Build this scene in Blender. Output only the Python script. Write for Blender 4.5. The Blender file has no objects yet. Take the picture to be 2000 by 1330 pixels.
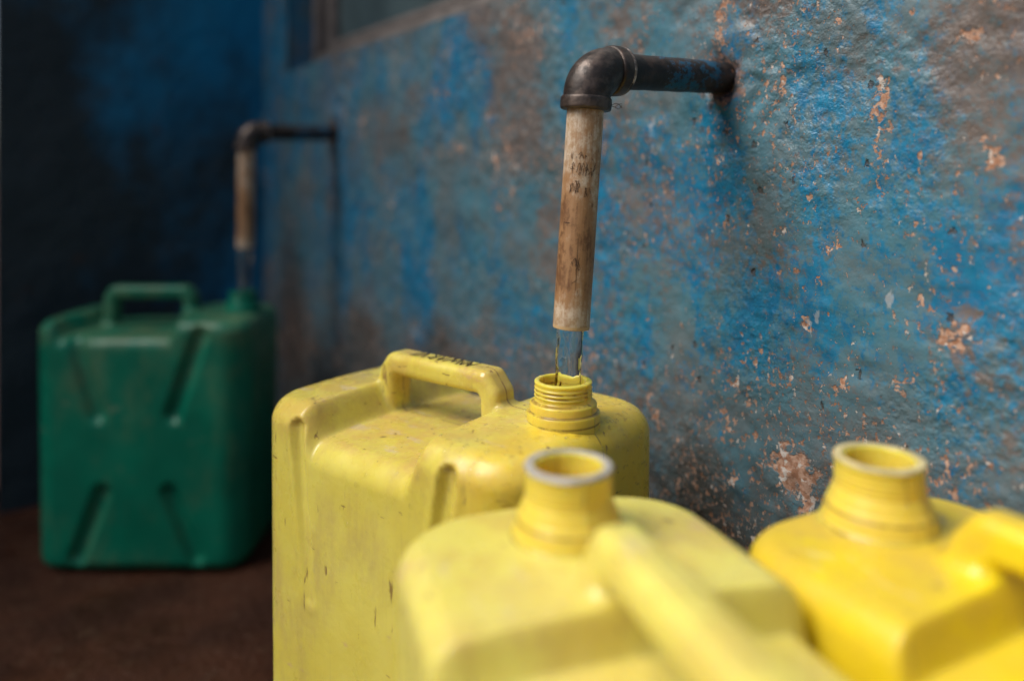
import bpy, math, random
import numpy as np
from mathutils import Vector, Matrix, Euler
random.seed(7)
R_ = math.radians

# ------------------------------------------------------------------ camera, world, sun, exposure
C = bpy.context.scene.collection
S = bpy.context.scene
TH = R_(35.75)            # camera heading, clockwise from the direction of the long wall (+Y)
DW = 0.524                # camera's distance from the long wall (plane X = 0)
CH = 0.579                # camera height

def cam_to_world(x, d, z=0.0):
    """metres right of / ahead of the lens -> world metres (z stays world height)"""
    return Vector((x * math.cos(TH) + d * math.sin(TH) - DW, -x * math.sin(TH) + d * math.cos(TH), z))

cam_d = bpy.data.cameras.new('camera')
cam = bpy.data.objects.new('camera', cam_d); C.objects.link(cam)
cam.location = (-DW, 0, CH)
cam.rotation_euler = (R_(90), 0, -TH)
cam_d.sensor_width = 36; cam_d.lens = 27; cam_d.shift_y = -0.155
cam_d.clip_start = 0.01; cam_d.clip_end = 400
cam_d.dof.use_dof = True; cam_d.dof.focus_distance = 0.572; cam_d.dof.aperture_fstop = 1.75
S.camera = cam

SUN_EL, SUN_AZ = R_(50), R_(-66)      # azimuth clockwise from +Y: from the open side, a little beyond the cans
w = bpy.data.worlds.new('World'); S.world = w; w.use_nodes = True
nt = w.node_tree
bg = nt.nodes['Background']; bg.inputs[1].default_value = 0.055
sky = nt.nodes.new('ShaderNodeTexSky'); sky.sky_type = 'NISHITA'; sky.sun_disc = False
sky.sun_elevation = SUN_EL; sky.sun_rotation = SUN_AZ; sky.dust_density = 4.0; sky.air_density = 1.0
nt.links.new(sky.outputs[0], bg.inputs[0])
sl = bpy.data.lights.new('sun', 'SUN'); sl.energy = 3.1; sl.angle = R_(44); sl.color = (1, .96, .88)
so = bpy.data.objects.new('sun', sl); C.objects.link(so)
sd = Vector((math.sin(SUN_AZ) * math.cos(SUN_EL), math.cos(SUN_AZ) * math.cos(SUN_EL), math.sin(SUN_EL)))
so.rotation_euler = sd.to_track_quat('Z', 'Y').to_euler(); so.location = (-3, 1, 4)
S.view_settings.view_transform = 'Standard'; S.view_settings.look = 'None'
S.view_settings.exposure = 0.66; S.view_settings.gamma = 1; S.view_settings.use_curve_mapping = False
S.render.engine = 'CYCLES'
S.cycles.use_denoising = True
S.cycles.max_bounces = 10; S.cycles.transmission_bounces = 8

# ------------------------------------------------------------------ helpers: objects
def obj(name, me, mat=None, parent=None, **props):
    o = bpy.data.objects.new(name, me); C.objects.link(o)
    if mat is not None and me is not None: me.materials.append(mat)
    if parent is not None: o.parent = parent
    for k, v in props.items(): o[k] = v
    return o

def empty(name, loc, rotz=0, **props):
    o = bpy.data.objects.new(name, None); C.objects.link(o)
    o.location = loc; o.rotation_euler = (0, 0, rotz); o.empty_display_size = .05
    for k, v in props.items(): o[k] = v
    return o

def mesh(name, V, F, smooth=True, normals=None):
    me = bpy.data.meshes.new(name)
    V = np.asarray(V, dtype=np.float64)
    me.from_pydata(V.tolist(), [], [list(map(int, f)) for f in F] if not isinstance(F, np.ndarray) else F.tolist())
    me.update()
    if smooth: me.shade_smooth()
    if normals is not None: me.normals_split_custom_set_from_vertices(normals.tolist())
    return me

def box_mesh(name, x0, x1, y0, y1, z0, z1, bevel=0.0, seg=2):
    import bmesh
    bm = bmesh.new()
    bmesh.ops.create_cube(bm, size=1)
    for v in bm.verts:
        v.co = Vector(((x0 + x1) / 2 + v.co.x * (x1 - x0), (y0 + y1) / 2 + v.co.y * (y1 - y0), (z0 + z1) / 2 + v.co.z * (z1 - z0)))
    if bevel: bmesh.ops.bevel(bm, geom=list(bm.edges), offset=bevel, segments=seg, profile=.5, affect='EDGES')
    me = bpy.data.meshes.new(name); bm.to_mesh(me); bm.free()
    if bevel: me.shade_smooth()
    return me

def lathe(profile, n=96, rfun=None):
    """profile [(r,z)...] -> verts, faces; rfun(angle, r, z) may alter the radius"""
    V, F = [], []
    for (r, z) in profile:
        for k in range(n):
            a = 2 * math.pi * k / n
            rr = rfun(a, r, z) if rfun else r
            V.append((rr * math.cos(a), rr * math.sin(a), z))
    for i in range(len(profile) - 1):
        for k in range(n):
            k2 = (k + 1) % n
            F.append((i * n + k, i * n + k2, (i + 1) * n + k2, (i + 1) * n + k))
    return V, F

def rounded(profile, r=.0006, seg=3):
    """round the corners of an open profile"""
    P = [Vector(p) for p in profile]; out = [tuple(P[0])]
    for a, b, c in zip(P, P[1:], P[2:]):
        u, v = (a - b), (c - b)
        rr = min(r, u.length * .45, v.length * .45)
        p, q = b + u.normalized() * rr, b + v.normalized() * rr
        for k in range(seg + 1):
            t = k / seg
            out.append(tuple(p * (1 - t) ** 2 + b * 2 * t * (1 - t) + q * t * t))
    out.append(tuple(P[-1])); return out

def sweep(path, radii, n=48, rf=None):
    """tube along path points; radius per point"""
    P = [Vector(p) for p in path]; V, F = [], []
    t0 = (P[1] - P[0]).normalized()
    up = Vector((0, 0, 1)) if abs(t0.z) < .9 else Vector((0, 1, 0))
    s = t0.cross(up).normalized()
    for i, p in enumerate(P):
        t = (P[min(i + 1, len(P) - 1)] - P[max(i - 1, 0)]).normalized()
        s = (s - t * s.dot(t)).normalized(); b = t.cross(s)
        for k in range(n):
            a = 2 * math.pi * k / n
            r = radii[i] * (rf(a, i) if rf else 1)
            V.append(tuple(p + (s * math.cos(a) + b * math.sin(a)) * r))
    for i in range(len(P) - 1):
        for k in range(n):
            k2 = (k + 1) % n
            F.append((i * n + k, i * n + k2, (i + 1) * n + k2, (i + 1) * n + k))
    return V, F

# ------------------------------------------------------------------ helpers: nodes
class N:
    def __init__(s, name):
        s.m = bpy.data.materials.new(name); s.m.use_nodes = True
        s.t = s.m.node_tree; s.p = s.t.nodes['Principled BSDF']
        s.co = s.t.nodes.new('ShaderNodeTexCoord').outputs['Object']
    def new(s, typ, **kw):
        n = s.t.nodes.new(typ)
        for k, v in kw.items(): setattr(n, k, v)
        return n
    def put(s, sock, v):
        if isinstance(v, bpy.types.NodeSocket): s.t.links.new(v, sock)
        elif isinstance(v, tuple) and len(v) == 3 and sock.type == 'RGBA': sock.default_value = (*v, 1)
        else: sock.default_value = v
    def map(s, scale=(1, 1, 1), loc=(0, 0, 0), rot=(0, 0, 0), src=None):
        n = s.new('ShaderNodeMapping'); s.put(n.inputs[0], src or s.co)
        n.inputs['Scale'].default_value = scale; n.inputs['Location'].default_value = loc; n.inputs['Rotation'].default_value = rot
        return n.outputs[0]
    def noise(s, scale, detail=4, rough=.55, vec=None, dist=0, lac=2):
        n = s.new('ShaderNodeTexNoise'); s.put(n.inputs['Vector'], vec or s.co)
        n.inputs['Scale'].default_value = scale; n.inputs['Detail'].default_value = detail
        n.inputs['Roughness'].default_value = rough; n.inputs['Distortion'].default_value = dist
        n.inputs['Lacunarity'].default_value = lac
        return n.outputs['Fac']
    def vor(s, scale, vec=None, feature='F1', out='Distance', rand=1):
        n = s.new('ShaderNodeTexVoronoi', feature=feature); s.put(n.inputs['Vector'], vec or s.co)
        n.inputs['Scale'].default_value = scale; n.inputs['Randomness'].default_value = rand
        return n.outputs[out]
    def math(s, op, a, b=0.0, clamp=False, c=None):
        n = s.new('ShaderNodeMath', operation=op, use_clamp=clamp)
        s.put(n.inputs[0], a); s.put(n.inputs[1], b)
        if c is not None: s.put(n.inputs[2], c)
        return n.outputs[0]
    def step(s, v, a, b, lo=0.0, hi=1.0):
        n = s.new('ShaderNodeMapRange', interpolation_type='SMOOTHSTEP'); s.put(n.inputs[0], v)
        n.inputs[1].default_value = a; n.inputs[2].default_value = b
        n.inputs[3].default_value = lo; n.inputs[4].default_value = hi
        return n.outputs[0]
    def mix(s, f, a, b, mode='MIX'):
        n = s.new('ShaderNodeMix', data_type='RGBA', blend_type=mode)
        s.put(n.inputs[0], f); s.put(n.inputs[6], a); s.put(n.inputs[7], b)
        return n.outputs[2]
    def sep(s, v=None):
        n = s.new('ShaderNodeSeparateXYZ'); s.put(n.inputs[0], v or s.co); return n.outputs
    def bump(s, h, strength=.3, dist=.001, nrm=None):
        n = s.new('ShaderNodeBump'); s.put(n.inputs['Height'], h)
        n.inputs['Strength'].default_value = strength; n.inputs['Distance'].default_value = dist
        if nrm: s.put(n.inputs['Normal'], nrm)
        return n.outputs[0]
    def set(s, **kw):
        names = dict(col='Base Color', rough='Roughness', metal='Metallic', nrm='Normal', spec='Specular IOR Level',
                     sss='Subsurface Weight', sssr='Subsurface Radius', ssss='Subsurface Scale', ior='IOR', trans='Transmission Weight',
                     coat='Coat Weight', coatr='Coat Roughness')
        for k, v in kw.items(): s.put(s.p.inputs[names[k]], v)
        return s.m

def blob(n, wy, wz, y, z, ry, rz, soft=.35):
    """soft elliptical mask about a spot on the wall, from warped y / z sockets"""
    a = n.math('DIVIDE', n.math('SUBTRACT', wy, y), ry); b = n.math('DIVIDE', n.math('SUBTRACT', wz, z), rz)
    d = n.math('ADD', n.math('MULTIPLY', a, a), n.math('MULTIPLY', b, b))
    return n.step(d, 1 + soft, 1 - soft)

# chips of bare plaster: (y, z, half width, half height)
PIPES = [(.424, .667), (1.247, .6625)]                  # where the two pipes leave the wall (y, z)
CHIPS = [(.353, .358, .019, .016), (.345, .350, .008, .024), (.286, .636, .0045, .013), (.2865, .612, .003, .004), (.287, .598, .003, .005), (.288, .578, .002, .009),
         (.215, .595, .006, .008), (.421, .7215, .005, .007), (.424, .700, .005, .006), (.226, .672, .006, .003), (.494, .360, .005, .012), (.505, .372, .003, .005),
         (.319, .532, .0035, .003), (.330, .505, .003, .003), (.300, .560, .0025, .004), (.345, .470, .004, .004), (.60, .52, .003, .012), (.41, .33, .003, .004),
         (.238, .478, .010, .006), (.54, .33, .004, .008), (.27, .44, .003, .004), (.78, .66, .006, .006), (.84, .62, .006, .004), (.90, .70, .004, .006), (.76, .60, .004, .008)]

def wall_material():
    n = N('weathered_blue_paint')
    warp = n.noise(90, 4, .6); w2 = n.noise(90, 4, .6, vec=n.map(loc=(3, 7, 1)))
    xyz = n.sep()
    w3 = n.noise(260, 4, .65, vec=n.map(loc=(1, 5, 2))); w4 = n.noise(260, 4, .65, vec=n.map(loc=(6, 1, 8)))
    off = lambda a, b, k1, k2: n.math('ADD', n.math('MULTIPLY', n.math('SUBTRACT', a, .5), k1), n.math('MULTIPLY', n.math('SUBTRACT', b, .5), k2))
    wy = n.math('ADD', xyz[1], off(warp, w3, .050, .016))
    wz = n.math('ADD', xyz[2], off(w2, w4, .052, .016))
    chips = None
    for c in CHIPS:
        b = blob(n, wy, wz, *c)
        chips = b if chips is None else n.math('MAXIMUM', chips, b)
    streak = n.map(scale=(1, 1, .5))
    # paint colours
    big = n.noise(4.5, 3, .6, vec=streak)
    mid = n.noise(22, 7, .72, vec=streak)
    fine = n.noise(190, 4, .7, vec=n.map(scale=(1, 1, .8)))
    zy = n.math('ADD', xyz[1], off(n.noise(14, 5, .7), w3, .16, .02)); zz = n.math('ADD', xyz[2], off(n.noise(14, 5, .7, vec=n.map(loc=(4, 2, 6))), w4, .20, .02))
    def zones(lst):
        out = None
        for z_ in lst:
            b_ = blob(n, zy, zz, *z_, .95); out = b_ if out is None else n.math('MAXIMUM', out, b_)
        return out
    zblue = zones([(.83, .70, .09, .07), (.47, .57, .06, .08), (.215, .46, .05, .10), (.36, .47, .06, .05), (.33, .66, .04, .03), (.60, .55, .05, .10), (1.58, .80, .06, .30), (.97, .45, .05, .12)])
    zbrown = zones([(.71, .70, .05, .10), (.225, .68, .06, .05), (.45, .74, .10, .04), (.242, .475, .022, .022), (.66, .50, .03, .05), (1.06, .65, .08, .06), (.20, .36, .04, .05)])
    zdark = zones([(1.14, .28, .10, .09), (.43, .27, .12, .07), (1.46, .33, .07, .16), (.90, .30, .12, .07)])  # dark grime zones; one holds the painted shade between the cans
    grime = n.math('ADD', n.math('MULTIPLY', big, .32), n.math('ADD', n.math('MULTIPLY', mid, .60), n.math('MULTIPLY', fine, .45)))
    low = n.step(xyz[2], .46, .33)
    grime = n.math('ADD', grime, n.math('ADD', n.math('MULTIPLY', zblue, -.075), n.math('ADD', n.math('MULTIPLY', zbrown, .06), n.math('MULTIPLY', low, .05))))
    blue = n.mix(n.step(n.noise(45, 5, .65), .35, .65), (.003, .125, .270), (.008, .175, .325))
    teal = n.mix(n.step(n.noise(12, 6, .65, vec=n.map(loc=(5, 5, 5))), .36, .64), (.060, .165, .215), (.105, .135, .142))
    col = n.mix(n.step(grime, .585, .715, 0, .92), blue, teal)
    brownf = n.math('ADD', n.math('MULTIPLY', n.noise(6, 4, .6, vec=n.map(loc=(1, 2, 9), scale=(1, 1, .5))), .6), n.math('MULTIPLY', n.noise(130, 5, .72), .5))
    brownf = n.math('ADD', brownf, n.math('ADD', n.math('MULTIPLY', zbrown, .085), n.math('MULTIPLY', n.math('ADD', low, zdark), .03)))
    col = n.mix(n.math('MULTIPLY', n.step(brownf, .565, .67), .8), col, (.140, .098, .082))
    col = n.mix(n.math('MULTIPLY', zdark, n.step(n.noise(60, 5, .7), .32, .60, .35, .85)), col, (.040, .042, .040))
    # scraped, rusty plaster right round each pipe
    ring = None
    for (py_, pz_) in PIPES:
        b_ = blob(n, wy, wz, py_ - .002, pz_ - .002, .0205, .0215, .55); ring = b_ if ring is None else n.math('MAXIMUM', ring, b_)
    col = n.mix(n.math('MULTIPLY', ring, .85), col, n.mix(n.step(n.noise(150, 4, .7), .42, .58), (.035, .028, .026), (.24, .13, .09)))
    # specks where the coat has gone
    sp = n.noise(230, 4, .7, vec=n.map(loc=(9, 1, 4), scale=(1, 1, .75)))
    spm = n.noise(9, 4, .65, vec=n.map(loc=(2, 8, 3)))
    specks = n.step(n.math('ADD', sp, n.math('ADD', n.math('MULTIPLY', spm, .42), n.math('MULTIPLY', low, .05))), .815, .862)
    sp2 = n.step(n.math('ADD', n.noise(75, 4, .62, vec=n.map(loc=(4, 4, 0), scale=(1, 1, .7))), n.math('MULTIPLY', spm, .35)), .840, .862)
    bare = n.math('MAXIMUM', n.math('MAXIMUM', specks, sp2), chips)
    plaster = n.mix(n.step(n.noise(230, 3), .4, .62), (.30, .145, .085), (.46, .29, .215))
    plaster = n.mix(n.step(n.noise(120, 3, vec=n.map(loc=(0, 3, 3))), .57, .63), plaster, (.55, .50, .47))
    col = n.mix(bare, col, plaster)
    # pale scuffs
    pale = n.step(n.noise(55, 4, .6, vec=n.map(loc=(7, 7, 7), scale=(1, 1, .45))), .675, .72)
    col = n.mix(n.math('MULTIPLY', pale, .5), col, (.42, .42, .44))
    # pits filled with dirt
    cyz = n.new('ShaderNodeCombineXYZ'); n.put(cyz.inputs[0], n.math('ADD', n.math('MULTIPLY', xyz[1], 1.1), off(w3, w4, .012, 0))); n.put(cyz.inputs[1], n.math('MULTIPLY', xyz[2], .62))
    v2 = n.new('ShaderNodeTexVoronoi', voronoi_dimensions='2D'); n.put(v2.inputs['Vector'], cyz.outputs[0]); v2.inputs['Scale'].default_value = 30
    pick = n.step(n.sep(v2.outputs['Color'])[0], .66, .68)
    pv = n.math('ADD', v2.outputs['Distance'], n.math('MULTIPLY', n.math('SUBTRACT', n.noise(260, 3), .5), .10))
    pit = n.math('MULTIPLY', n.step(pv, .070, .030), pick)
    col = n.mix(n.math('MULTIPLY', pit, .8), col, (.070, .052, .044))
    # mud towards the ground and in the far corner
    mudz = n.math('ADD', xyz[2], n.math('MULTIPLY', n.noise(8, 5, .65), .34))
    mud = n.step(mudz, .62, .36)
    mud = n.math('MULTIPLY', mud, n.step(n.noise(40, 5, .65), .30, .66))
    col = n.mix(n.math('MULTIPLY', mud, .8), col, (.060, .042, .034))
    # relief
    peel = n.noise(240, 2, .5); peel2 = n.noise(75, 3, .5, vec=n.map(rot=(R_(35), 0, 0), scale=(1, .45, 1.2)))
    lump = n.step(n.noise(105, 3, .55), .33, .68)
    smooth = n.step(n.noise(7, 3, .5, vec=n.map(loc=(8, 3, 3))), .40, .62, .22, 1.0)
    lump = n.math('MULTIPLY', lump, smooth); peel = n.math('MULTIPLY', peel, smooth)
    h = n.math('ADD', n.math('MULTIPLY', peel, .55), n.math('ADD', n.math('MULTIPLY', peel2, .25), n.math('MULTIPLY', lump, .62)))
    h = n.math('SUBTRACT', h, n.math('MULTIPLY', bare, .40))
    h = n.math('SUBTRACT', h, n.math('MULTIPLY', pit, 1.6))
    h = n.math('ADD', h, n.math('MULTIPLY', fine, .25))
    rough = n.mix(bare, n.mix(n.step(mid, .4, .65), (.42,) * 3, (.56,) * 3), (.9,) * 3)
    rough = n.mix(mud, rough, (.85,) * 3)
    return n.set(col=col, rough=rough, nrm=n.bump(h, .80, .0017), spec=.5)

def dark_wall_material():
    n = N('shade_tinted_blue_paint')
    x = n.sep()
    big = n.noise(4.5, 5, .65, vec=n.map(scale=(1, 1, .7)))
    shade_tone = n.math('ADD', n.math('MULTIPLY', big, .8), n.math('MULTIPLY', n.noise(24, 5, .65), .2))
    k = n.math('ADD', shade_tone, n.math('MULTIPLY', x[0], -.72))      # shade painted into the wall colour, deeper away from the corner
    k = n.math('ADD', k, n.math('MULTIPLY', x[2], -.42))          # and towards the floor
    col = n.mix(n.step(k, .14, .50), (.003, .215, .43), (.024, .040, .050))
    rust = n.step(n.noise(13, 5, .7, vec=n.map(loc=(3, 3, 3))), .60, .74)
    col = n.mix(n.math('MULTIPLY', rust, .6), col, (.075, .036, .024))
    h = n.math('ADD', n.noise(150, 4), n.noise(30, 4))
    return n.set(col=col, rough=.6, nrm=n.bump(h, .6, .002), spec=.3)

def soil_material():
    n = N('wet_red_soil')
    c = n.mix(n.step(n.noise(7, 6, .65), .38, .62), (.034, .011, .005), (.060, .021, .010))
    c = n.mix(n.step(n.noise(60, 4, .6), .55, .7), c, (.07, .035, .02))
    h = n.math('ADD', n.noise(18, 6, .6), n.math('MULTIPLY', n.noise(120, 4), .4))
    return n.set(col=c, rough=n.mix(n.step(n.noise(5, 3), .4, .6), (.5,) * 3, (.9,) * 3), nrm=n.bump(h, .8, .012), spec=.25)

def plastic(name, c1, c2, dirt=(.23, .13, .05), seed=0.0, dirt_amt=1.0, sss=.34, wet=False, rough=.32, end=None, top=.4, thin=0.0, metalless=False, bands=()):
    n = N(name)
    L = lambda *o: n.map(loc=(seed + o[0], seed * 2 + o[1], seed + o[2]))
    x = n.sep()
    col = n.mix(n.step(n.noise(9, 5, .6, vec=L(0, 0, 0)), .35, .65), c1, c2)
    # faint vertical drag lines in the moulding
    lines = n.noise(1, 4, .7, vec=n.map(scale=(260, 260, 7)))
    col = n.mix(n.math('MULTIPLY', n.math('MULTIPLY', n.step(lines, .5, .75), n.step(n.noise(11, 4, .6), .42, .62)), .22 * dirt_amt), col, dirt)
    # brown film that gathers on the flats on top
    ztop = n.step(x[2], top - .045, top - .008)
    film = n.step(n.noise(24, 6, .7, vec=L(1, 1, 1)), .40, .60)
    geo = n.new('ShaderNodeNewGeometry').outputs['Normal']
    up = n.step(n.sep(geo)[2], .75, .95)
    flat = n.math('MULTIPLY', up, n.math('MULTIPLY', n.step(x[2], top - .045, top - .032), n.step(x[2], top - .008, top - .016)))
    flat = n.math('MULTIPLY', flat, n.step(n.noise(30, 7, .75, vec=L(6, 1, 3)), .38, .62))
    col = n.mix(n.math('MULTIPLY', n.math('MULTIPLY', film, ztop), .38 * dirt_amt), col, (.50, .27, .085))
    col = n.mix(n.math('MULTIPLY', flat, .62 if end is not None else .22 * dirt_amt), col, (.58, .36, .125))
    streaks = n.step(n.noise(1, 4, .6, vec=n.map(scale=(22, 60, 60), loc=(1, seed, 4), rot=(0, 0, .5))), .60, .68)
    col = n.mix(n.math('MULTIPLY', n.math('MULTIPLY', streaks, up), .45 * dirt_amt), col, (.62, .50, .38))
    film2 = n.step(n.noise(12, 7, .72, vec=n.map(scale=(1, 1, .45), loc=(seed + 2, 5, 1))), .47, .68)
    col = n.mix(n.math('MULTIPLY', film2, .42 * dirt_amt), col, (.44, .30, .13))
    if end is not None:                             # golden shade tone painted onto this end, plus brown scratches
        em = n.math('MULTIPLY', n.step(x[0], end - .050, end - .005), n.step(n.noise(20, 5, .7, vec=L(4, 4, 4)), .30, .62, .35, 1))
        col = n.mix(n.math('MULTIPLY', em, .85), col, (.78, .54, .030))
        e2 = n.math('MULTIPLY', n.step(n.noise(1, 4, .65, vec=n.map(scale=(60, 90, 190), rot=(.2, .3, .4))), .58, .66), n.step(x[0], end - .03, end))
        col = n.mix(n.math('MULTIPLY', e2, .45), col, (.25, .12, .03))
    # pinkish rubbed marks
    pk = n.step(n.noise(30, 4, .7, vec=n.map(loc=(seed, 4, 4), scale=(.6, .6, 1.4))), .63, .74)
    col = n.mix(n.math('MULTIPLY', pk, .5 * dirt_amt), col, (.52, .30, .22))
    # dirt specks and short scratches
    s1 = n.step(n.noise(150, 3, .6, vec=L(3, 1, 8)), .70, .76)
    s1 = n.math('MULTIPLY', s1, n.step(n.noise(12, 3), .45, .6))
    s2 = n.step(n.noise(1, 3, .6, vec=n.map(scale=(120, 120, 26), loc=(seed, 0, 2))), .655, .71)
    s3 = n.step(n.noise(1, 2, .5, vec=n.map(scale=(50, 50, 230), rot=(.5, .6, 0), loc=(seed, 5, 2))), .735, .76)
    sc = n.math('MAXIMUM', s1, n.math('MAXIMUM', s2, s3))
    col = n.mix(n.math('MULTIPLY', sc, .72 * dirt_amt), col, dirt)
    for zb in bands:                                # grime lodged in the steps of the neck
        bd = n.math('ABSOLUTE', n.math('SUBTRACT', x[2], zb))
        bm_ = n.math('MULTIPLY', n.step(bd, .0011, .0003), n.step(n.noise(60, 4, .7), .38, .55))
        col = n.mix(n.math('MULTIPLY', bm_, .7), col, (.20, .09, .025))
    # mould parting line, dirty
    py = n.math('ABSOLUTE', n.math('ADD', x[1], n.math('MULTIPLY', n.math('SUBTRACT', n.noise(40, 2), .5), .0012)))
    seam = n.math('MULTIPLY', n.step(py, .0011, .0004), n.step(n.noise(35, 4, .6), .42, .52))
    col = n.mix(n.math('MULTIPLY', seam, .6 * dirt_amt), col, dirt)
    h = n.math('ADD', n.math('MULTIPLY', n.noise(32, 3, .5), .9), n.math('MULTIPLY', n.noise(190, 3, .5), .18))
    h = n.math('ADD', h, n.math('MULTIPLY', lines, .06))
    h = n.math('SUBTRACT', h, n.math('MULTIPLY', sc, .12))
    h = n.math('ADD', h, n.math('MULTIPLY', n.step(py, .0012, .0002), .25))
    rg = n.step(n.noise(45, 4, .6, vec=L(9, 9, 9)), .35, .7, rough - .06, rough + .14)
    if wet:
        rg = n.math('SUBTRACT', rg, n.math('MULTIPLY', ztop, n.step(n.noise(30, 3), .5, .6, 0, .2)))
    h = n.math('ADD', h, n.math('MULTIPLY', n.noise(9, 2, .5), 2.2))
    nb = n.bump(h, .35, .0024)
    n.set(col=col, rough=rg, nrm=nb, sss=sss, sssr=(1.0, .70, .07), ssss=.010, spec=.42, coat=.16, coatr=.18)
    if metalless: n.set(spec=.3, coat=0.0)
    if thin:                                        # light passing through the thin wall of the neck
        tr = n.new('ShaderNodeBsdfTranslucent'); n.put(tr.inputs[0], col); n.put(tr.inputs[1], nb)
        ms = n.new('ShaderNodeMixShader'); ms.inputs[0].default_value = thin
        n.t.links.new(n.p.outputs[0], ms.inputs[1]); n.t.links.new(tr.outputs[0], ms.inputs[2])
        n.t.links.new(ms.outputs[0], n.t.nodes['Material Output'].inputs[0])
    return n.m

def iron_material():
    n = N('worn_black_iron')
    c = n.mix(n.step(n.noise(70, 5, .65), .42, .66), (.040, .032, .030), (.115, .086, .074))
    rust = n.step(n.noise(48, 5, .7, vec=n.map(loc=(2, 2, 2))), .56, .68)
    c = n.mix(n.math('MULTIPLY', rust, .55), c, (.085, .036, .020))
    h = n.math('ADD', n.noise(260, 4), n.noise(60, 3))
    return n.set(col=c, rough=n.step(n.noise(90, 4), .35, .65, .34, .52), metal=.5, nrm=n.bump(h, .5, .0007), spec=.5)

def stub_material():
    n = N('iron_with_blue_overpaint')
    x = n.sep()
    c = n.mix(n.step(n.noise(70, 5, .65), .42, .66), (.012, .010, .011), (.050, .030, .024))
    k = n.math('ADD', x[0], n.math('MULTIPLY', n.math('SUBTRACT', n.noise(70, 6, .7), .5), .10))
    m = n.math('MULTIPLY', n.math('MULTIPLY', n.step(k, -.078, -.070), n.step(k, -.012, -.024)), n.step(n.noise(75, 6, .75, vec=n.map(loc=(4, 4, 1))), .52, .48))
    c = n.mix(m, c, (.006, .085, .17))
    r = n.step(n.noise(130, 4, .7, vec=n.map(loc=(8, 1, 1))), .60, .66)
    c = n.mix(n.math('MULTIPLY', r, n.step(x[0], -.05, -.0)), c, (.20, .085, .04))
    h = n.math('ADD', n.noise(200, 4), m)
    return n.set(col=c, rough=.5, metal=.1, nrm=n.bump(h, .5, .0008))

def rust_edge_material():
    n = N('rusty_scraped_edge')
    c = n.mix(n.step(n.noise(120, 5, .7), .45, .6), (.22, .17, .15), (.55, .45, .42))
    c = n.mix(n.step(n.noise(70, 4, .7, vec=n.map(loc=(1, 6, 6))), .5, .62), c, (.05, .035, .03))
    return n.set(col=c, rough=.45, metal=.3, nrm=n.bump(n.noise(200, 3), .4, .0006))

def tube_material():
    n = N('stained_grey_plastic_tube')
    grain = n.noise(1, 5, .7, vec=n.map(scale=(330, 330, 22)))
    stain = n.noise(42, 7, .78, vec=n.map(scale=(1, 1, .7), loc=(2, 1, 6)))
    x = n.sep()
    # the stain is deepest two thirds of the way down the tube
    prof = n.math('MULTIPLY', n.step(x[2], -.015, -.105), n.step(x[2], -.160, -.128))
    k = n.math('ADD', n.math('MULTIPLY', prof, .155), n.math('ADD', n.math('MULTIPLY', stain, .72), n.math('MULTIPLY', grain, .34)))
    c = n.mix(n.step(n.noise(150, 5, .75, vec=n.map(loc=(1, 9, 2))), .45, .62), (.56, .46, .36), (.42, .29, .18))
    c = n.mix(n.step(k, .47, .63), c, (.33, .18, .085))
    c = n.mix(n.step(k, .64, .76), c, (.155, .072, .032))
    sp = n.step(n.noise(140, 5, .7, vec=n.map(loc=(5, 5, 5), scale=(1, 1, .7))), .60, .68)
    c = n.mix(n.math('MULTIPLY', sp, .75), c, (.10, .045, .018))
    c = n.mix(n.step(x[2], -.1605, -.1622), c, (.55, .38, .21))
    h = n.math('ADD', n.math('MULTIPLY', grain, .6), n.noise(160, 3))
    return n.set(col=c, rough=.55, nrm=n.bump(h, .45, .0006), sss=.05, sssr=(1, .6, .3), ssss=.002)

def simple(name, col, rough=.6, var=.3, scale=40, metal=0.0, bumpd=.001):
    n = N(name)
    d = tuple(c * (1 - var) for c in col)
    c = n.mix(n.step(n.noise(scale, 5, .65), .35, .65), col, d)
    return n.set(col=c, rough=rough, metal=metal, nrm=n.bump(n.noise(scale * 3, 4), .4, bumpd))

def water_material():
    n = N('clear_water')
    n.set(col=(.95, .98, 1.0), rough=.0, trans=1.0, ior=1.333)
    return n.m

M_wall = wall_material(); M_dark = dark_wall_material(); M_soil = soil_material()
M_iron = iron_material(); M_stub = stub_material(); M_edge = rust_edge_material(); M_tube = tube_material(); M_water = water_material()
M_wood = simple('weathered_tan_wood', (.30, .21, .17), .7, .35, 30)
M_woodd = simple('dark_door_wood', (.022, .014, .011), .7, .5, 14)
def droplet_material():
    n = N('water_droplet')
    g = n.new('ShaderNodeBsdfGlossy'); g.inputs['Roughness'].default_value = .04
    t = n.new('ShaderNodeBsdfTransparent'); t.inputs[0].default_value = (.97, .97, .97, 1)
    fr = n.new('ShaderNodeFresnel'); fr.inputs[0].default_value = 1.45
    gm = n.new('ShaderNodeNewGeometry')
    m = n.new('ShaderNodeMixShader'); n.put(m.inputs[0], n.math('MULTIPLY', fr.outputs[0], n.math('SUBTRACT', 1.0, gm.outputs['Backfacing'])))
    n.t.links.new(t.outputs[0], m.inputs[1]); n.t.links.new(g.outputs[0], m.inputs[2])
    n.t.links.new(m.outputs[0], n.t.nodes['Material Output'].inputs[0])
    return n.m
M_drop = droplet_material()
M_ink = simple('dark_marker_ink', (.018, .012, .010), .6, .3, 300)
M_scr = simple('dirt_in_scratches', (.075, .038, .022), .8, .4, 300)

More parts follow.
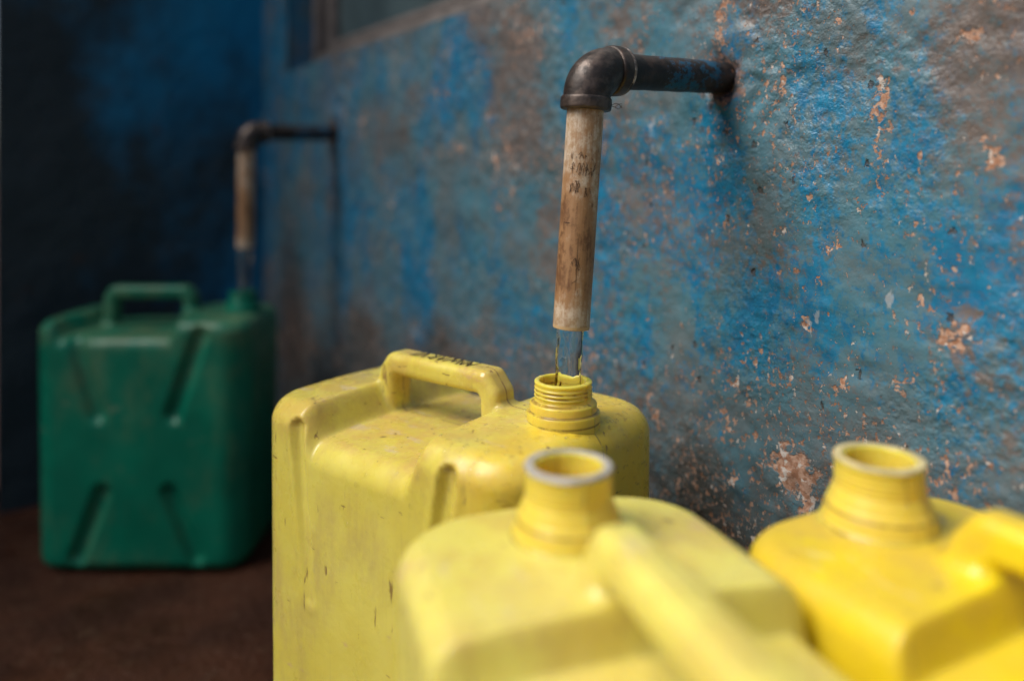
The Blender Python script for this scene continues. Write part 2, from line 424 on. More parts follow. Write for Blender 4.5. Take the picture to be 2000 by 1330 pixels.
# ------------------------------------------------------------------ setting: ground, walls
def vnoise(y, z, scale, seed):
    rs = np.random.RandomState(seed); T = rs.rand(256, 256)
    a, b = y * scale + 50, z * scale + 50
    i, j = np.floor(a).astype(int), np.floor(b).astype(int)
    f, g = a - i, b - j; f = f * f * (3 - 2 * f); g = g * g * (3 - 2 * g)
    t = lambda p, q: T[p % 256, q % 256]
    return (t(i, j) * (1 - f) + t(i + 1, j) * f) * (1 - g) + (t(i, j + 1) * (1 - f) + t(i + 1, j + 1) * f) * g - .5

OPY0, OPY1, OPZ0, OPZ1 = .70, 1.487, .795, 1.655      # window opening in the long wall

def lines(parts):
    out = []
    for a, b, st in parts:
        k = max(1, round((b - a) / st)); out += list(np.linspace(a, b, k + 1)[:-1])
    return out + [parts[-1][1]]

def relief_wall(name, Y, Z, mat, place, hole=None, pipes=(), amp=1.0):
    y, z = np.meshgrid(np.array(Y), np.array(Z), indexing='ij')
    d = (vnoise(y, z, 9, 1) * .006 + vnoise(y, z, 26, 2) * .0030 + vnoise(y, z, 70, 3) * .0020 + vnoise(y * .8, z, 150, 4) * .0012) * amp
    for (py, pz) in pipes:                       # plaster dragged round the pipe by the trowel, hole a little ragged
        r = np.hypot(y - py, z - pz); a = np.arctan2(z - pz, y - py)
        d += .0012 * np.exp(-((r - .030) / .010) ** 2) * (1 + .9 * np.sin(3 * a + 1)) + .0045 * vnoise(r * 1.0, a * .02, 95, 9) * np.exp(-((r - .05) / .05) ** 2)
        d -= .006 * np.exp(-(r / (.0165 + .0015 * np.sin(5 * a))) ** 6)
    V = place(y, z, d).reshape(-1, 3); nz = len(Z)
    idx = np.arange(len(Y) * nz).reshape(len(Y), nz)
    F = np.stack([idx[:-1, :-1], idx[1:, :-1], idx[1:, 1:], idx[:-1, 1:]], -1).reshape(-1, 4)
    if hole:
        cy = (y[:-1, :-1] + y[1:, 1:]).reshape(-1) / 2; cz = (z[:-1, :-1] + z[1:, 1:]).reshape(-1) / 2
        F = F[~((cy > hole[0]) & (cy < hole[1]) & (cz > hole[2]) & (cz < hole[3]))]
    return obj(name, mesh(name, V, F), mat, kind='structure')

Yl = lines([(-2.6, -.2, .06), (-.2, 0, .01), (0, OPY0, .0028), (OPY0, OPY1, .004), (OPY1, 1.63, .006)])
Zl = lines([(-.02, .25, .012), (.25, OPZ0, .0028), (OPZ0, .90, .006), (.90, OPZ1, .03), (OPZ1, 2.6, .06)])
relief_wall('wall', Yl, Zl, M_wall, lambda y, z, d: np.stack([-d - .001, y, z], -1), (OPY0, OPY1, OPZ0, OPZ1), PIPES)
# masonry behind the plaster so that the opening has real reveals
def struct_box(name, mat, *a, **k):
    return obj(name, box_mesh(name, *a, **k), mat, kind='structure')
struct_box('wall_core', M_wall, .006, .20, -2.6, OPY0, -.02, 2.6)
struct_box('wall_core', M_wall, .006, .20, OPY1, 1.80, -.02, 2.6)
struct_box('wall_core', M_wall, .006, .20, OPY0, OPY1, -.02, OPZ0 - .001)
struct_box('wall_core', M_wall, .006, .20, OPY0, OPY1, OPZ1, 2.6)

FY = 1.629                                              # the end wall
XE = -.468                                              # where it stops at a doorway
Xl = lines([(XE, 0.0, .006)]); Zf = lines([(-.02, .9, .006), (.9, 2.6, .05)])
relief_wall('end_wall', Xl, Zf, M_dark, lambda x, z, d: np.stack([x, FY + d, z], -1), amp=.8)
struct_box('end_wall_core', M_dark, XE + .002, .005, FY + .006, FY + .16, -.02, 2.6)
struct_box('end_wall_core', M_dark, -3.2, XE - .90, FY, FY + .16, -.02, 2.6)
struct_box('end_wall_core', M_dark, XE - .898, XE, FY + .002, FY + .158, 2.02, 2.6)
struct_box('unseen_shade_roof', M_woodd, -.42, .5, .95, 3.2, 2.35, 2.42)  # out of view, added to shade the far corner from above
# dark boarded door standing in the doorway
door = empty('plank_door', (XE - .45, FY + .13, 0), label='nearly black plank door at the far left edge beyond the dark blue wall', category='door')
for k in range(7):
    b = obj('plank', box_mesh('plank', -.445 + k * .1275, -.445 + k * .1275 + .1235, -.012, .012, .01, 2.0, .002), M_woodd, door)
obj('ledge', box_mesh('ledge', -.43, .43, -.034, -.013, .35, .45, .003), M_woodd, door)
obj('ledge', box_mesh('ledge', -.43, .43, -.034, -.013, 1.5, 1.6, .003), M_woodd, door)

# ground: one sheet to the horizon, finer and lumpy near the taps
gx = lines([(-120, -2, 6), (-2, 0.05, .02), (.05, 60, 6)]); gy = lines([(-120, -1, 6), (-1, 2.2, .02), (2.2, 120, 6)])
X, Y = np.meshgrid(np.array(gx), np.array(gy), indexing='ij')
near = np.exp(-((X + .5) ** 2 + (Y - .7) ** 2) / 2.5)
G = (vnoise(X, Y, 4, 11) * .010 + vnoise(X, Y, 14, 12) * .005) * near
V = np.stack([X, Y, G - .004], -1).reshape(-1, 3); idx = np.arange(len(gx) * len(gy)).reshape(len(gx), len(gy))
F = np.stack([idx[:-1, :-1], idx[1:, :-1], idx[1:, 1:], idx[:-1, 1:]], -1).reshape(-1, 4)
obj('ground', mesh('ground', V, F), M_soil, kind='structure')

# ------------------------------------------------------------------ window in the long wall
win = empty('window', (0, (OPY0 + OPY1) / 2, OPZ0), label='window in weathered tan frame with a dull grey pane, above the second pipe', category='window')
hw = (OPY1 - OPY0) / 2; hh = OPZ1 - OPZ0
def wbox(name, x0, x1, y0, y1, z0, z1, mat, bev=.002): return obj(name, box_mesh(name, x0, x1, y0, y1, z0, z1, bev), mat, win)
M_pane = simple('dusty_window_pane', (.085, .125, .135), .28, .35, 10)
M_fr = simple('weathered_tan_frame', (.20, .175, .165), .6, .35, 30)
fr = wbox('frame', .052, .098, -hw + .001, hw - .001, .001, .036, M_fr)            # bottom rail
wbox('frame', .052, .098, hw - .030, hw - .001, .041, hh - .041, M_fr)
wbox('frame', .052, .098, -hw + .001, -hw + .040, .041, hh - .041, M_fr)
wbox('frame', .052, .098, -hw + .001, hw - .001, hh - .040, hh - .001, M_fr)
wbox('sash', .064, .092, hw - .078, hw - .040, .041, hh - .041, M_fr)
wbox('sash', .064, .092, -hw + .041, -hw + .075, .041, hh - .041, M_fr)
wbox('sash', .066, .090, -hw + .076, hw - .079, .042, .056, M_fr)
wbox('pane', .076, .080, -hw + .076, hw - .079, .057, hh - .042, M_pane, 0)
wbox('hinge', .030, .050, hw - .034, hw - .012, .20, .26, M_iron, .003)

# ------------------------------------------------------------------ pipes
RP = .0136
def water_pipe(y, z, droop, tip, label, L=.150, far=False):
    root = empty('water_pipe', (0, y, z), label=label, category='water pipe', group='outlet pipes over the jerrycans')
    ex = Vector((-L, 0, -droop))                          # where the two axes of the elbow cross
    a = (ex - Vector((0, 0, 0))).normalized()
    rb = .0215
    # iron stub out of the wall
    s0, s1 = Vector((.004, 0, .0)), ex - a * (rb + .006)
    n_ = 24; path = [s0.lerp(s1, k / n_) for k in range(n_ + 1)]
    Vv, Ff = sweep(path, [RP * (1 + .012 * math.sin(k * 1.3)) for k in range(n_ + 1)], 64)
    obj('stub', mesh('stub', Vv, Ff), M_stub, root)
    # elbow body
    down = (tip - ex).normalized()
    pts = []
    A0, B0 = ex - a * rb, ex + down * rb
    pts.append(A0 - a * .002)
    for k in range(17):
        t = k / 16
        ang = t * math.pi / 2
        pts.append(ex + (-a) * rb * (1 - math.sin(ang)) + down * rb * (1 - math.cos(ang)))
    pts.append(B0 + down * .002)
    rr = [.0172] * 2 + [.0172 + .0009 * math.sin(math.pi * k / 14) for k in range(15)] + [.0172] * 2
    Vv, Ff = sweep(pts, rr[:len(pts)], 64)
    elbow = obj('elbow', mesh('elbow', Vv, Ff), M_iron, root)
    # beaded collars at both mouths
    def collar(c, d, r, wd, mat):
        prof = rounded([(RP - .001, -wd / 2), (r * .985, -wd / 2), (r, 0), (r * .985, wd / 2), (RP - .001, wd / 2)], .0022, 4)
        q = d.to_track_quat('Z', 'Y').to_matrix()
        V0, F0 = lathe(prof, 72, lambda an, rr_, zz: rr_ * (1 + .006 * math.sin(an * 3 + 1)))
        V1 = [tuple(q @ Vector(v) + c) for v in V0]
        return obj('collar', mesh('collar', V1, F0), mat, elbow)
    collar(A0 - a * .0035, a, .0191, .0105, M_iron)
    collar(A0 - a * .0092, a, .0187, .0030, M_edge)       # scraped lip on the inner side
    collar(B0 + down * .0035, down, .0190, .0100, M_iron)
    # plastic outlet tube, own local frame: z = 0 at the collar, -.163 at its mouth
    top = B0 + down * .004
    Lt = (tip - top).length
    tube = bpy.data.objects.new('outlet_tube', None)
    ro = .0135; ri = .0112
    prof = rounded([(ro, 0), (ro, -Lt * .5), (ro, -Lt), (ri, -Lt), (ri, -Lt * .5), (ri, 0)], .0005, 2)
    Zs = []
    prof2 = []
    for (p, q) in zip(prof, prof[1:]):
        m_ = max(1, int(abs(q[1] - p[1]) / .01))
        for k in range(m_): prof2.append((p[0] + (q[0] - p[0]) * k / m_, p[1] + (q[1] - p[1]) * k / m_))
    prof2.append(prof[-1])
    V0, F0 = lathe(prof2, 80, lambda an, r, zz: r * (1 + .006 * math.sin(2 * an + .5) + .004 * math.sin(zz * 90 + an)))
    tube = obj('outlet_tube', mesh('outlet_tube', V0, F0), M_tube, root)
    tube.location = top
    tube.rotation_euler = (-down).to_track_quat('Z', 'Y').to_euler()
    return root, tube, top, down, Lt

P1y, P1z = PIPES[0]
camleft = Vector((-math.cos(TH), math.sin(TH), 0))
tip1 = Vector((-.150, 0, -.006)) + camleft * .0125 + Vector((0, 0, .472 - (P1z - .006)))
pipe1, tube1, top1, down1, L1 = water_pipe(P1y, P1z, .006, tip1, 'nearest iron pipe with elbow and brown stained plastic outlet, over the yellow jerrycan being filled')
P2y, P2z = PIPES[1]
tip2 = Vector((-.150, 0, -.004)) + camleft * .002 + Vector((0, 0, .472 - (P2z - .004)))
pipe2, tube2, top2, down2, L2 = water_pipe(P2y, P2z, .004, tip2, 'farther iron pipe with stained outlet, on the wall over the green jerrycan')

# scratched scribbles on the near tube: ribbons laid on its surface, facing the lens
def tube_strokes(strokes, tube, face_az, name, r=.01358, wd=.00055):
    Vv, Ff = [], []
    for st in strokes:
        st = [(u + random.uniform(-.0002, .0002), v) for u, v in st]
        for (u0, v0), (u1, v1) in zip(st, st[1:]):
            dx, dz = u1 - u0, v1 - v0; l = math.hypot(dx, dz) or 1; px, pz = -dz / l * wd / 2, dx / l * wd / 2
            m_ = 3; base = len(Vv)
            for k in range(m_ + 1):
                t = k / m_; u, v = u0 + dx * t, v0 + dz * t; f = 1 - .5 * abs(2 * t - 1)
                for s in (1, -1):
                    aa = face_az + (u + px * s * f) / r
                    Vv.append((r * 1.008 * math.cos(aa), r * 1.008 * math.sin(aa), v + pz * s * f))
            for k in range(m_): Ff.append((base + 2 * k, base + 2 * k + 1, base + 2 * k + 3, base + 2 * k + 2))
    return obj(name, mesh(name, Vv, Ff), M_scr, tube, kind='stuff')
def scribble(cx, cz, w_, h_, n_, seed):
    rs = random.Random(seed); out = []
    for k in range(n_):
        x = cx - w_ / 2 + w_ * (k + .5) / n_
        p = [(x + rs.uniform(-.0012, .0012), cz + rs.uniform(-h_, h_) / 2)]
        for _ in range(rs.randint(2, 4)):
            p.append((p[-1][0] + rs.uniform(-.0016, .0020), cz + rs.uniform(-h_, h_) / 2))
        out.append(p)
    return out
toc = Vector((cam.location.x - (-.150 - .0), cam.location.y - P1y, 0))
FA = math.atan2(toc.y, toc.x)
mq = tube1.rotation_euler.to_matrix().inverted() @ Vector((toc.x, toc.y, 0)).normalized()
FA = math.atan2(mq.y, mq.x)
st = scribble(.0012, -.0480, .020, .0105, 15, 3) + scribble(-.002, -.0385, .010, .006, 6, 8) + scribble(-.0030, -.0610, .009, .010, 8, 5) + scribble(.006, -.0640, .005, .008, 3, 15)
st += scribble(.0010, -.1160, .0055, .011, 6, 9) + [[(-.0115, -.0868), (-.0055, -.0868)], [(-.0113, -.0870), (-.0060, -.0871)]] + [[(-.002, -.130), (.002, -.127)], [(.001, -.098), (.0015, -.135)]]
tube_strokes([[(x, z) for x, z in s] for s in st], tube1, FA, 'scratched_scribble', wd=.00042)
# a few fibres of thread tape at the collar
Vv, Ff = [], []
for k in range(3):
    p0 = top1 + Vector((math.cos(TH), -math.sin(TH), 0)) * .0165 + Vector((0, 0, -.002 + k * .0008))
    pts = [p0 + Vector((math.cos(TH), -math.sin(TH), 0)) * (.0025 * j) + Vector((0, 0, .0012 * math.sin(j * 1.7 + k * 2) * j * .5)) for j in range(5)]
    a_, b_ = sweep(pts, [.00022] * 5, 6); o_ = len(Vv); Vv += a_; Ff += [tuple(i + o_ for i in f) for f in b_]
obj('thread_fibre', mesh('thread_fibre', Vv, Ff), M_scr, pipe1)

# ------------------------------------------------------------------ water
def stream(name, loc, z0, z1, r0, r1, lean, label, seed=0):
    n_, m_ = 64, 70; V, F = [], []
    for i in range(m_ + 1):
        t = i / m_; z = z0 + (z1 - z0) * t
        r = r0 + (r1 - r0) * min(1, t * 1.3)
        for k in range(n_):
            a = 2 * math.pi * k / n_
            rr = r * (1 + .03 * math.sin(3 * a + seed + 1.2 * math.sin(t * 9)) + .022 * math.sin(5 * a - t * 9 + seed) + .018 * math.sin(9 * a + t * 23) + .02 * math.sin(t * 38 + 2 * a) + .012 * math.sin(t * 95 + 5 * a + seed) * math.sin(7 * a))
            V.append((rr * math.cos(a) + lean[0] * t, rr * math.sin(a) * .92 + lean[1] * t, z))
    for i in range(m_):
        for k in range(n_):
            k2 = (k + 1) % n_; F.append((i * n_ + k2, i * n_ + k, (i + 1) * n_ + k, (i + 1) * n_ + k2))
    F.append(tuple(range(n_))); F.append(tuple(reversed(range(m_ * n_, (m_ + 1) * n_))))
    o = obj(name, mesh(name, V, F), M_water, None, label=label, category='water', group='falling water'); o.location = loc
    return o

# ------------------------------------------------------------------ jerrycans: body and handle cut out of one implicit surface
def surface_nets(f, lo, hi, st):
    ax = [np.arange(lo[i], hi[i] + st, st) for i in range(3)]
    X, Y, Z = np.meshgrid(*ax, indexing='ij')
    D = f(X, Y, Z); sgn = D < 0
    sh = D.shape; cs = (sh[0] - 1, sh[1] - 1, sh[2] - 1)
    cnt = np.zeros(cs); P = np.zeros(cs + (3,))
    crn = lambda a, i, j, k: a[i:i + cs[0], j:j + cs[1], k:k + cs[2]]
    offs = [(i, j, k) for i in (0, 1) for j in (0, 1) for k in (0, 1)]
    for a in offs:
        for axx in range(3):
            if a[axx]: continue
            b = list(a); b[axx] = 1
            da, db = crn(D, *a), crn(D, *b)
            m = (da < 0) != (db < 0)
            t = np.where(m, da / np.where(m, da - db, 1), 0)
            for c in range(3):
                P[..., c] += np.where(m, a[c] + (t if c == axx else 0), 0)
            cnt += m
    act = cnt > 0
    idx = -np.ones(cs, int); idx[act] = np.arange(act.sum())
    base = np.stack(np.nonzero(act), -1)
    V = (P[act] / cnt[act][:, None] + base) * st + np.array([a[0] for a in ax])
    faces = []
    for axx in range(3):
        o1, o2 = [(1, 2), (2, 0), (0, 1)][axx]
        s0 = [slice(0, sh[k] - 1) if k == axx else slice(1, sh[k] - 1) for k in range(3)]
        s1 = list(s0); s1[axx] = slice(1, sh[axx])
        A, B = sgn[tuple(s0)], sgn[tuple(s1)]
        q = np.stack(np.nonzero(A != B), -1)
        fl = A[tuple(q.T)]
        c = q.copy(); c[:, o1] += 1; c[:, o2] += 1
        def get(d1, d2):
            e = c.copy(); e[:, o1] -= d1; e[:, o2] -= d2
            return idx[tuple(e.T)]
        Q = np.stack([get(1, 1), get(0, 1), get(0, 0), get(1, 0)], -1)
        Q[~fl] = Q[~fl][:, ::-1]
        faces.append(Q)
    F = np.concatenate(faces)
    def grad(V, e=2e-4):
        g = np.stack([f(*(V + np.eye(3)[i] * e).T) - f(*(V - np.eye(3)[i] * e).T) for i in range(3)], -1) / (2 * e)
        return g
    for _ in range(3):
        g = grad(V); l2 = np.maximum((g * g).sum(1), .09)
        stp = (f(*V.T) / l2)[:, None] * g
        V = V - np.clip(stp, -st, st)
    g = grad(V, 4e-4); g /= np.maximum(np.linalg.norm(g, axis=1)[:, None], 1e-9)
    return V, F, g

def smin(a, b, k):
    h = np.clip(.5 + .5 * (b - a) / k, 0, 1)
    return b * (1 - h) + a * h - k * h * (1 - h)
def sstep(x, a, b):
    t = np.clip((x - a) / (b - a), 0, 1); return t * t * (3 - 2 * t)
def seg2(x, z, p, q):
    px, pz = x - p[0], z - p[1]; dx, dz = q[0] - p[0], q[1] - p[1]
    t = np.clip((px * dx + pz * dz) / (dx * dx + dz * dz), 0, 1)
    return np.hypot(px - t * dx, pz - t * dz)

def can_fields(W, Dd, H, b, R=.040, rt=.018, rec=.025, rx0=.059, rx1=.177, hz=.026, h0=.052, h1=.188, hw=.0135, ht=.0095,
               grooves=(), wall=.0175, dome=.004, slant=.018, gdepth=.0055, gw=.0095, widen=.0, gfade=0.0, ridge=.2, hk=.008):
    """local frame: x towards the neck end, y across, z up, origin under the centre of the base. rx*, h* are distances from the neck axis"""
    xn = W / 2 - b
    ra, rb_ = xn - rx1, xn - rx0
    def body(x, y, z):
        tp = 1 - .022 * (1 - z / H)
        bul = .0035 * np.sin(np.clip(z / H, 0, 1) * math.pi) * np.cos(np.clip(x / W, -.5, .5) * math.pi)
        ax, ay = np.abs(x) / tp - (W / 2 - R), np.abs(y) / tp - bul - (Dd / 2 - R)
        d2 = np.hypot(np.maximum(ax, 0), np.maximum(ay, 0)) + np.minimum(np.maximum(ax, ay), 0) - R
        for (p, q) in grooves:                      # stiffening grooves pressed into both long faces
            g = seg2(x, z, p, q)
            gd = gdepth * (1 - gfade * np.clip((p[1] - z) / (p[1] - q[1]), 0, 1))
            d2 = d2 + gd * (1 - sstep(g, .002, gw)) * (np.abs(y) > Dd / 4)
            d2 = d2 - gd * ridge * np.exp(-((g - gw * 1.15) / (gw * .35)) ** 2) * (np.abs(y) > Dd / 4)
        t = np.abs(y); wd = widen * np.maximum(t - .012, 0)
        mid, half = (ra + rb_) / 2, (rb_ - ra) / 2
        u = np.abs(x - mid) - half - wd
        ztop = H - rec * (1 - sstep(u, -slant * .5, slant * .5))
        ztop = ztop - dome * ((x / (W / 2)) ** 4 + (y / (Dd / 2)) ** 2)
        dz = np.maximum(z - ztop, -z)
        a_, b_ = d2 + rt, dz + rt
        return np.minimum(np.maximum(a_, b_), 0) + np.hypot(np.maximum(a_, 0), np.maximum(b_, 0)) - rt
    xa, xb = xn - h1, xn - h0
    zt = H + hz - ht
    def handle(x, y, z):
        i = ht
        pts = [(xa + i - .001, H - rec - .004), (xa + i + .001, zt - .009), (xa + i + .008, zt), (xb - i - .008, zt), (xb - i - .001, zt - .009), (xb - i + .001, H - rec - .004)]
        d = None
        for p, q in zip(pts, pts[1:]):
            e = seg2(x, z, p, q); d = e if d is None else np.minimum(d, e)
        r = ht * .72
        return np.hypot(np.maximum(d - (ht - r), 0), np.maximum(np.abs(y) - (hw - r), 0)) + np.minimum(np.maximum(d - (ht - r), np.abs(y) - (hw - r)), 0) - r
    def total(x, y, z):
        d = smin(body(x, y, z), handle(x, y, z), hk)
        well = np.maximum(np.hypot(x - xn, y) - wall, (H - .075) - z)
        return np.maximum(d, -well)
    return body, handle, total, xn

def neck_mesh(kind, rscale=1.0):
    if kind == 'stepped':
        prof = [(.0268, -.006), (.0268, .0070), (.0245, .0078), (.0245, .0135), (.0222, .0150), (.0206, .0158),
                (.0206, .0178), (.0216, .0187), (.0206, .0197), (.0206, .0208), (.0216, .0217), (.0206, .0227), (.0206, .0238), (.0215, .0246), (.0206, .0254),
                (.0206, .0268), (.0212, .0276), (.0212, .0292), (.0178, .0296), (.0172, .0280), (.0172, -.010), (.0174, -.074), (.0, -.0745)]
    else:
        prof = [(.0345, -.007), (.0305, -.001), (.0282, .0028), (.0274, .0070), (.0270, .0105), (.0264, .0112), (.0256, .0150), (.0250, .0156), (.0240, .0195), (.0226, .0235),
                (.0219, .0255), (.0223, .0264), (.0219, .0275), (.0219, .0292), (.0223, .0301), (.0219, .0312), (.0219, .0330), (.0223, .0339), (.0219, .0350), (.0219, .0390),
                (.0223, .0398), (.0222, .0436), (.0172, .0440), (.0165, .0425), (.0165, .005), (.0168, -.074), (.0, -.0745)]
    prof = [(r * rscale, z * (.79 if kind == 'tall' and 0 < z else 1)) for r, z in prof]
    def rf(a, r, z):
        k = 0
        if r > .018:
            for a0 in (0, math.pi):
                d = (a - a0 + math.pi) % (2 * math.pi) - math.pi
                k += .0007 * math.exp(-(d / .035) ** 2)
                if .016 < z < .026 and kind == 'stepped' and r > .0207: k -= .0009 * math.exp(-(d / .22) ** 4)
        return r + k + .00012 * math.sin(2 * a + z * 90) if r > .002 else r
    V, F = lathe(rounded(prof, .0007, 2), 112, rf)
    return V, F

def build_can(neck_xy, far_az, dims, H, mat, neckkind, step, label, rscale=1.0, rim=None, **kw):
    """neck_xy world; far_az: compass direction (clockwise from +Y) from the neck towards the other end of the can"""
    W, Dd, b = dims
    body, handle, total, xn = can_fields(W, Dd, H, b, **kw)
    d = Vector((math.sin(far_az), math.cos(far_az)))             # from neck to the far end = local -x
    rot = math.atan2(-d.y, -d.x)
    base = Vector((neck_xy[0] + d.x * xn, neck_xy[1] + d.y * xn, 0))
    root = empty('jerrycan', base, rot, label=label, category='jerrycan', group='plastic jerrycans at the taps')
    V, F, g = surface_nets(total, (-W / 2 - .012, -Dd / 2 - .012, -.012), (W / 2 + .012, Dd / 2 + .012, H + .05), step)
    bb = body(*V.T); hh_ = handle(*V.T)
    fm = (bb - hh_)[F].mean(1) > 0
    def sub(mask):
        f = F[mask]; u, inv = np.unique(f, return_inverse=True)
        return V[u], inv.reshape(f.shape), g[u]
    for nm, m in (('body', ~fm), ('handle', fm)):
        v, f, nn = sub(m)
        obj(nm, mesh(nm, v, f, True, nn), mat, root)
    Vn, Fn = neck_mesh(neckkind, rscale)
    nk = obj('neck', mesh('neck', Vn, Fn), NECKM[mat.name], root)
    nk.location = (xn, 0, H - .0015)
    if rim:                                          # scuffed lip of the neck
        zr = max(v[2] for v in Vn)
        pr = rounded([(.0180 * rscale, zr - .0008), (.0182 * rscale, zr + .0008), (.0221 * rscale, zr + .0008), (.0225 * rscale, zr - .0010)], .0006, 3)
        v_, f_ = lathe(pr, 96, lambda a, r, z: r + (.00025 * math.sin(3 * a) + .0002 * math.sin(7 * a + 1) if z < zr else 0))
        obj('rim', mesh('rim', v_, f_), rim, nk)
    return root, xn, rot, base

az = lambda deg: R_(deg) + TH                     # heading given relative to the lens axis
def yellow(nm, a, b, **k):
    return plastic(nm, a, b, **k), plastic(nm + '_neck', (.85, .67, .105), (.81, .62, .085), thin=.14, sss=.7, **{**k, 'dirt_amt': .55, 'top': 5, 'end': None, 'bands': (.0005, .0076, .0148, .0202, .0232) if k['seed'] == 0 else (.0005, .009)})
M_y1, M_y1n = yellow('pale_yellow_plastic', (.74, .65, .135), (.68, .57, .095), seed=0, wet=True, top=.406, end=.125, dirt_amt=1.15)
M_y2, M_y2n = yellow('cream_yellow_plastic', (.75, .68, .175), (.70, .61, .120), seed=4, dirt_amt=.75, top=.403)
M_y3, M_y3n = yellow('deep_yellow_plastic', (.74, .57, .014), (.69, .52, .024), seed=9, dirt_amt=.75, top=.403)
M_g = plastic('green_plastic', (.0008, .185, .110), (.001, .140, .084), dirt=(.06, .035, .02), seed=2, dirt_amt=.32, sss=.0, top=.362, rough=.34, metalless=True)
M_gn = M_g
M_rim = simple('scuffed_pale_rim', (.50, .47, .44), .5, .45, 70)
M_rim3 = simple('scuffed_greyish_yellow_rim', (.66, .55, .28), .5, .4, 60)
NECKM = {'pale_yellow_plastic': M_y1n, 'cream_yellow_plastic': M_y2n, 'deep_yellow_plastic': M_y3n, 'green_plastic': M_g}
M_gr = M_g

# 1. yellow can under the running tap
n1 = cam_to_world((1100 - 1000) / 1500 * .563, .563)
H1 = .406
can1, xn1, rot1, base1 = build_can((n1.x, n1.y), az(-51.7), (.282, .194, .035), H1, M_y1, 'stepped', .0026,
    'pale yellow jerrycan being filled under the nearest pipe, water falling into its neck',
    grooves=[((xx, .385), (xx * .76, .262)) for xx in (.081, -.081)] + [((xx * .76, .150), (xx, .03)) for xx in (.081, -.081)], gfade=.8)
# 2. nearest can, neck towards the wall
n2 = cam_to_world(.0286, .390)
can2, xn2, rot2, base2 = build_can((n2.x, n2.y), az(180 - 17.4), (.300, .171, .052), .402, M_y2, 'tall', .0028, rim=M_rim, label=
    'cream yellow jerrycan nearest the camera, badly out of focus, open neck with whitened rim', rt=.014, R=.045, h0=.042, hw=.0122, ht=.0108, rec=.020, hz=.028, rx0=.073, slant=.008, hk=.012,
    grooves=[])
# 3. right can
n3 = cam_to_world(.478 * .412, .412)
can3, xn3, rot3, base3 = build_can((n3.x, n3.y), az(180 - 26), (.300, .158, .038), .398, M_y3, 'tall', .0028, rim=M_rim3, label=
    'deep yellow jerrycan at the lower right corner against the wall, open neck', rscale=1.02, rt=.014, R=.040, h0=.044, hw=.0122, ht=.0108, rec=.020, hz=.028, rx0=.073, slant=.008, hk=.012,
    grooves=[])
# 4. green can under the far tap
n4 = cam_to_world((475 - 1000) / 1500 * 1.235, 1.235)
can4, xn4, rot4, base4 = build_can((n4.x, n4.y), az(-90), (.322, .196, .036), .375, M_g, 'stepped', .0036,
    'green jerrycan with cross shaped grooves in the dark corner under the farther pipe', rx0=.095, rx1=.225, widen=.3, h0=.072, h1=.220, hz=.038, rec=.024,
    grooves=[((s * .094, .350), (s * .056, .235)) for s in (1, -1)] + [((s * .050, .118), (s * .088, .022)) for s in (1, -1)], gdepth=.010, gw=.0185, ridge=0.0, ht=.0105, hw=.015)

# marker writing on the handle of the first can
def handle_ink(root, xn, H):
    rs = random.Random(5); Vv, Ff = [], []
    zt = H + .026 + .0002
    x0, x1 = xn - .155, xn - .085
    strokes = []
    glyphs = [[(0, -1), (.25, 1)], [(.25, 1), (.5, -.6)], [(.1, .1), (.6, .2)], [(.6, -1), (.7, 1)], [(.7, 1), (1.0, -.2), (.8, -1)], [(1, 1), (1.3, -1), (1.5, .6), (1.8, -1), (2.0, 1)],
              [(2.2, -1), (2.4, 1), (2.7, -1)], [(2.25, 0), (2.65, .1)], [(2.9, 1), (2.95, -1)], [(2.9, 1), (3.3, .5), (2.95, 0), (3.4, -1)], [(3.6, 1), (3.9, -1), (4.1, 1)], [(4.2, .8), (4.6, .8)], [(4.4, .9), (4.3, -1)]]
    for g in glyphs:
        strokes.append([(x1 - (x1 - x0) * p[0] / 4.7, -p[1] * .0075) for p in g])
    for s in strokes:
        for (a, b) in zip(s, s[1:]):
            dx, dy = b[0] - a[0], b[1] - a[1]; l = math.hypot(dx, dy); nx, ny = -dy / l * .0007, dx / l * .0007
            k = len(Vv)
            for p, sg in ((a, 1), (a, -1), (b, -1), (b, 1)):
                Vv.append((p[0] + nx * sg, p[1] + ny * sg, zt + .0001))
            Ff.append((k, k + 1, k + 2, k + 3))
    obj('marker_writing', mesh('marker_writing', Vv, Ff, False), M_ink, root)
handle_ink(can1, xn1, H1)

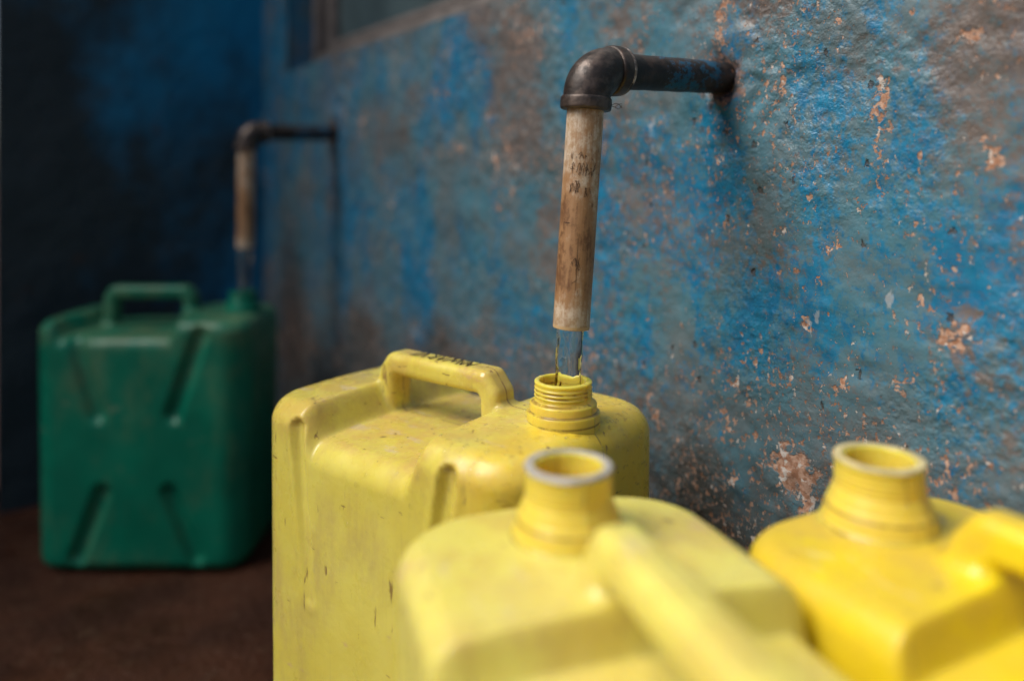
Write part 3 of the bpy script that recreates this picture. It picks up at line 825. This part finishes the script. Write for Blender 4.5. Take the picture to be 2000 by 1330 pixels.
# streams: start inside the tube mouths, end inside the necks
t1 = pipe1.location + tip1
stream('water_stream', t1 + Vector((0, 0, 0)), .010, -.115,   .0102, .0092, ((n1.x - t1.x) * 1.0, (n1.y - t1.y) * 1.0), 'clear smooth stream falling from the nearest outlet into the yellow jerrycan', 0)
t2 = pipe2.location + tip2
stream('water_stream', t2, .010, -.125, .0108, .0092, ((n4.x - t2.x) * 1.0, (n4.y - t2.y) * 1.0), 'thin blurred stream falling from the farther outlet into the green jerrycan', 2)

# droplets on the first can's shoulder and face
import bmesh
def droplets():
    body, handle, total, xn = can_fields(.282, .194, H1, .035)
    rs = random.Random(11); bm = bmesh.new()
    k = 0
    while k < 170:
        if k < 95:   # front face, upper part
            x = rs.uniform(-.02, .13); z = H1 - rs.uniform(.0, .085); y = -.12
            p = np.array([x, y, z])
            dirn = np.array([0, 1., 0])
        else:        # top of the neck shoulder
            x = rs.uniform(.05, .135); y = rs.uniform(-.09, .06); p = np.array([x, y, H1 + .03]); dirn = np.array([0, 0, -1.])
            if math.hypot(x - xn, y) < .032: continue
        ok = False
        for _ in range(60):
            d = float(body(*p))
            if d < 2e-4: ok = True; break
            p = p + dirn * d * .9
            if p[1] > 0.06 or p[2] < .2: break
        k += 1
        if not ok: continue
        e = 4e-4
        g = np.array([float(body(*(p + np.eye(3)[i] * e)) - body(*(p - np.eye(3)[i] * e))) for i in range(3)]); g /= np.linalg.norm(g)
        r = rs.uniform(.0005, .0016) if rs.random() < .9 else .0022
        q = Vector(g).to_track_quat('Z', 'Y').to_matrix().to_4x4()
        M = Matrix.Translation(Vector(p)) @ q @ Matrix.Diagonal((r, r * rs.uniform(1, 1.6), r * .38, 1))
        bmesh.ops.create_icosphere(bm, subdivisions=2, radius=1, matrix=M)
    me = bpy.data.meshes.new('water_droplets'); bm.to_mesh(me); bm.free(); me.shade_smooth()
    o = obj('water_droplets', me, M_drop, None, kind='stuff', label='splashed droplets on the shoulder of the yellow jerrycan being filled', category='water')
    o.location = base1; o.rotation_euler = (0, 0, rot1)
droplets()
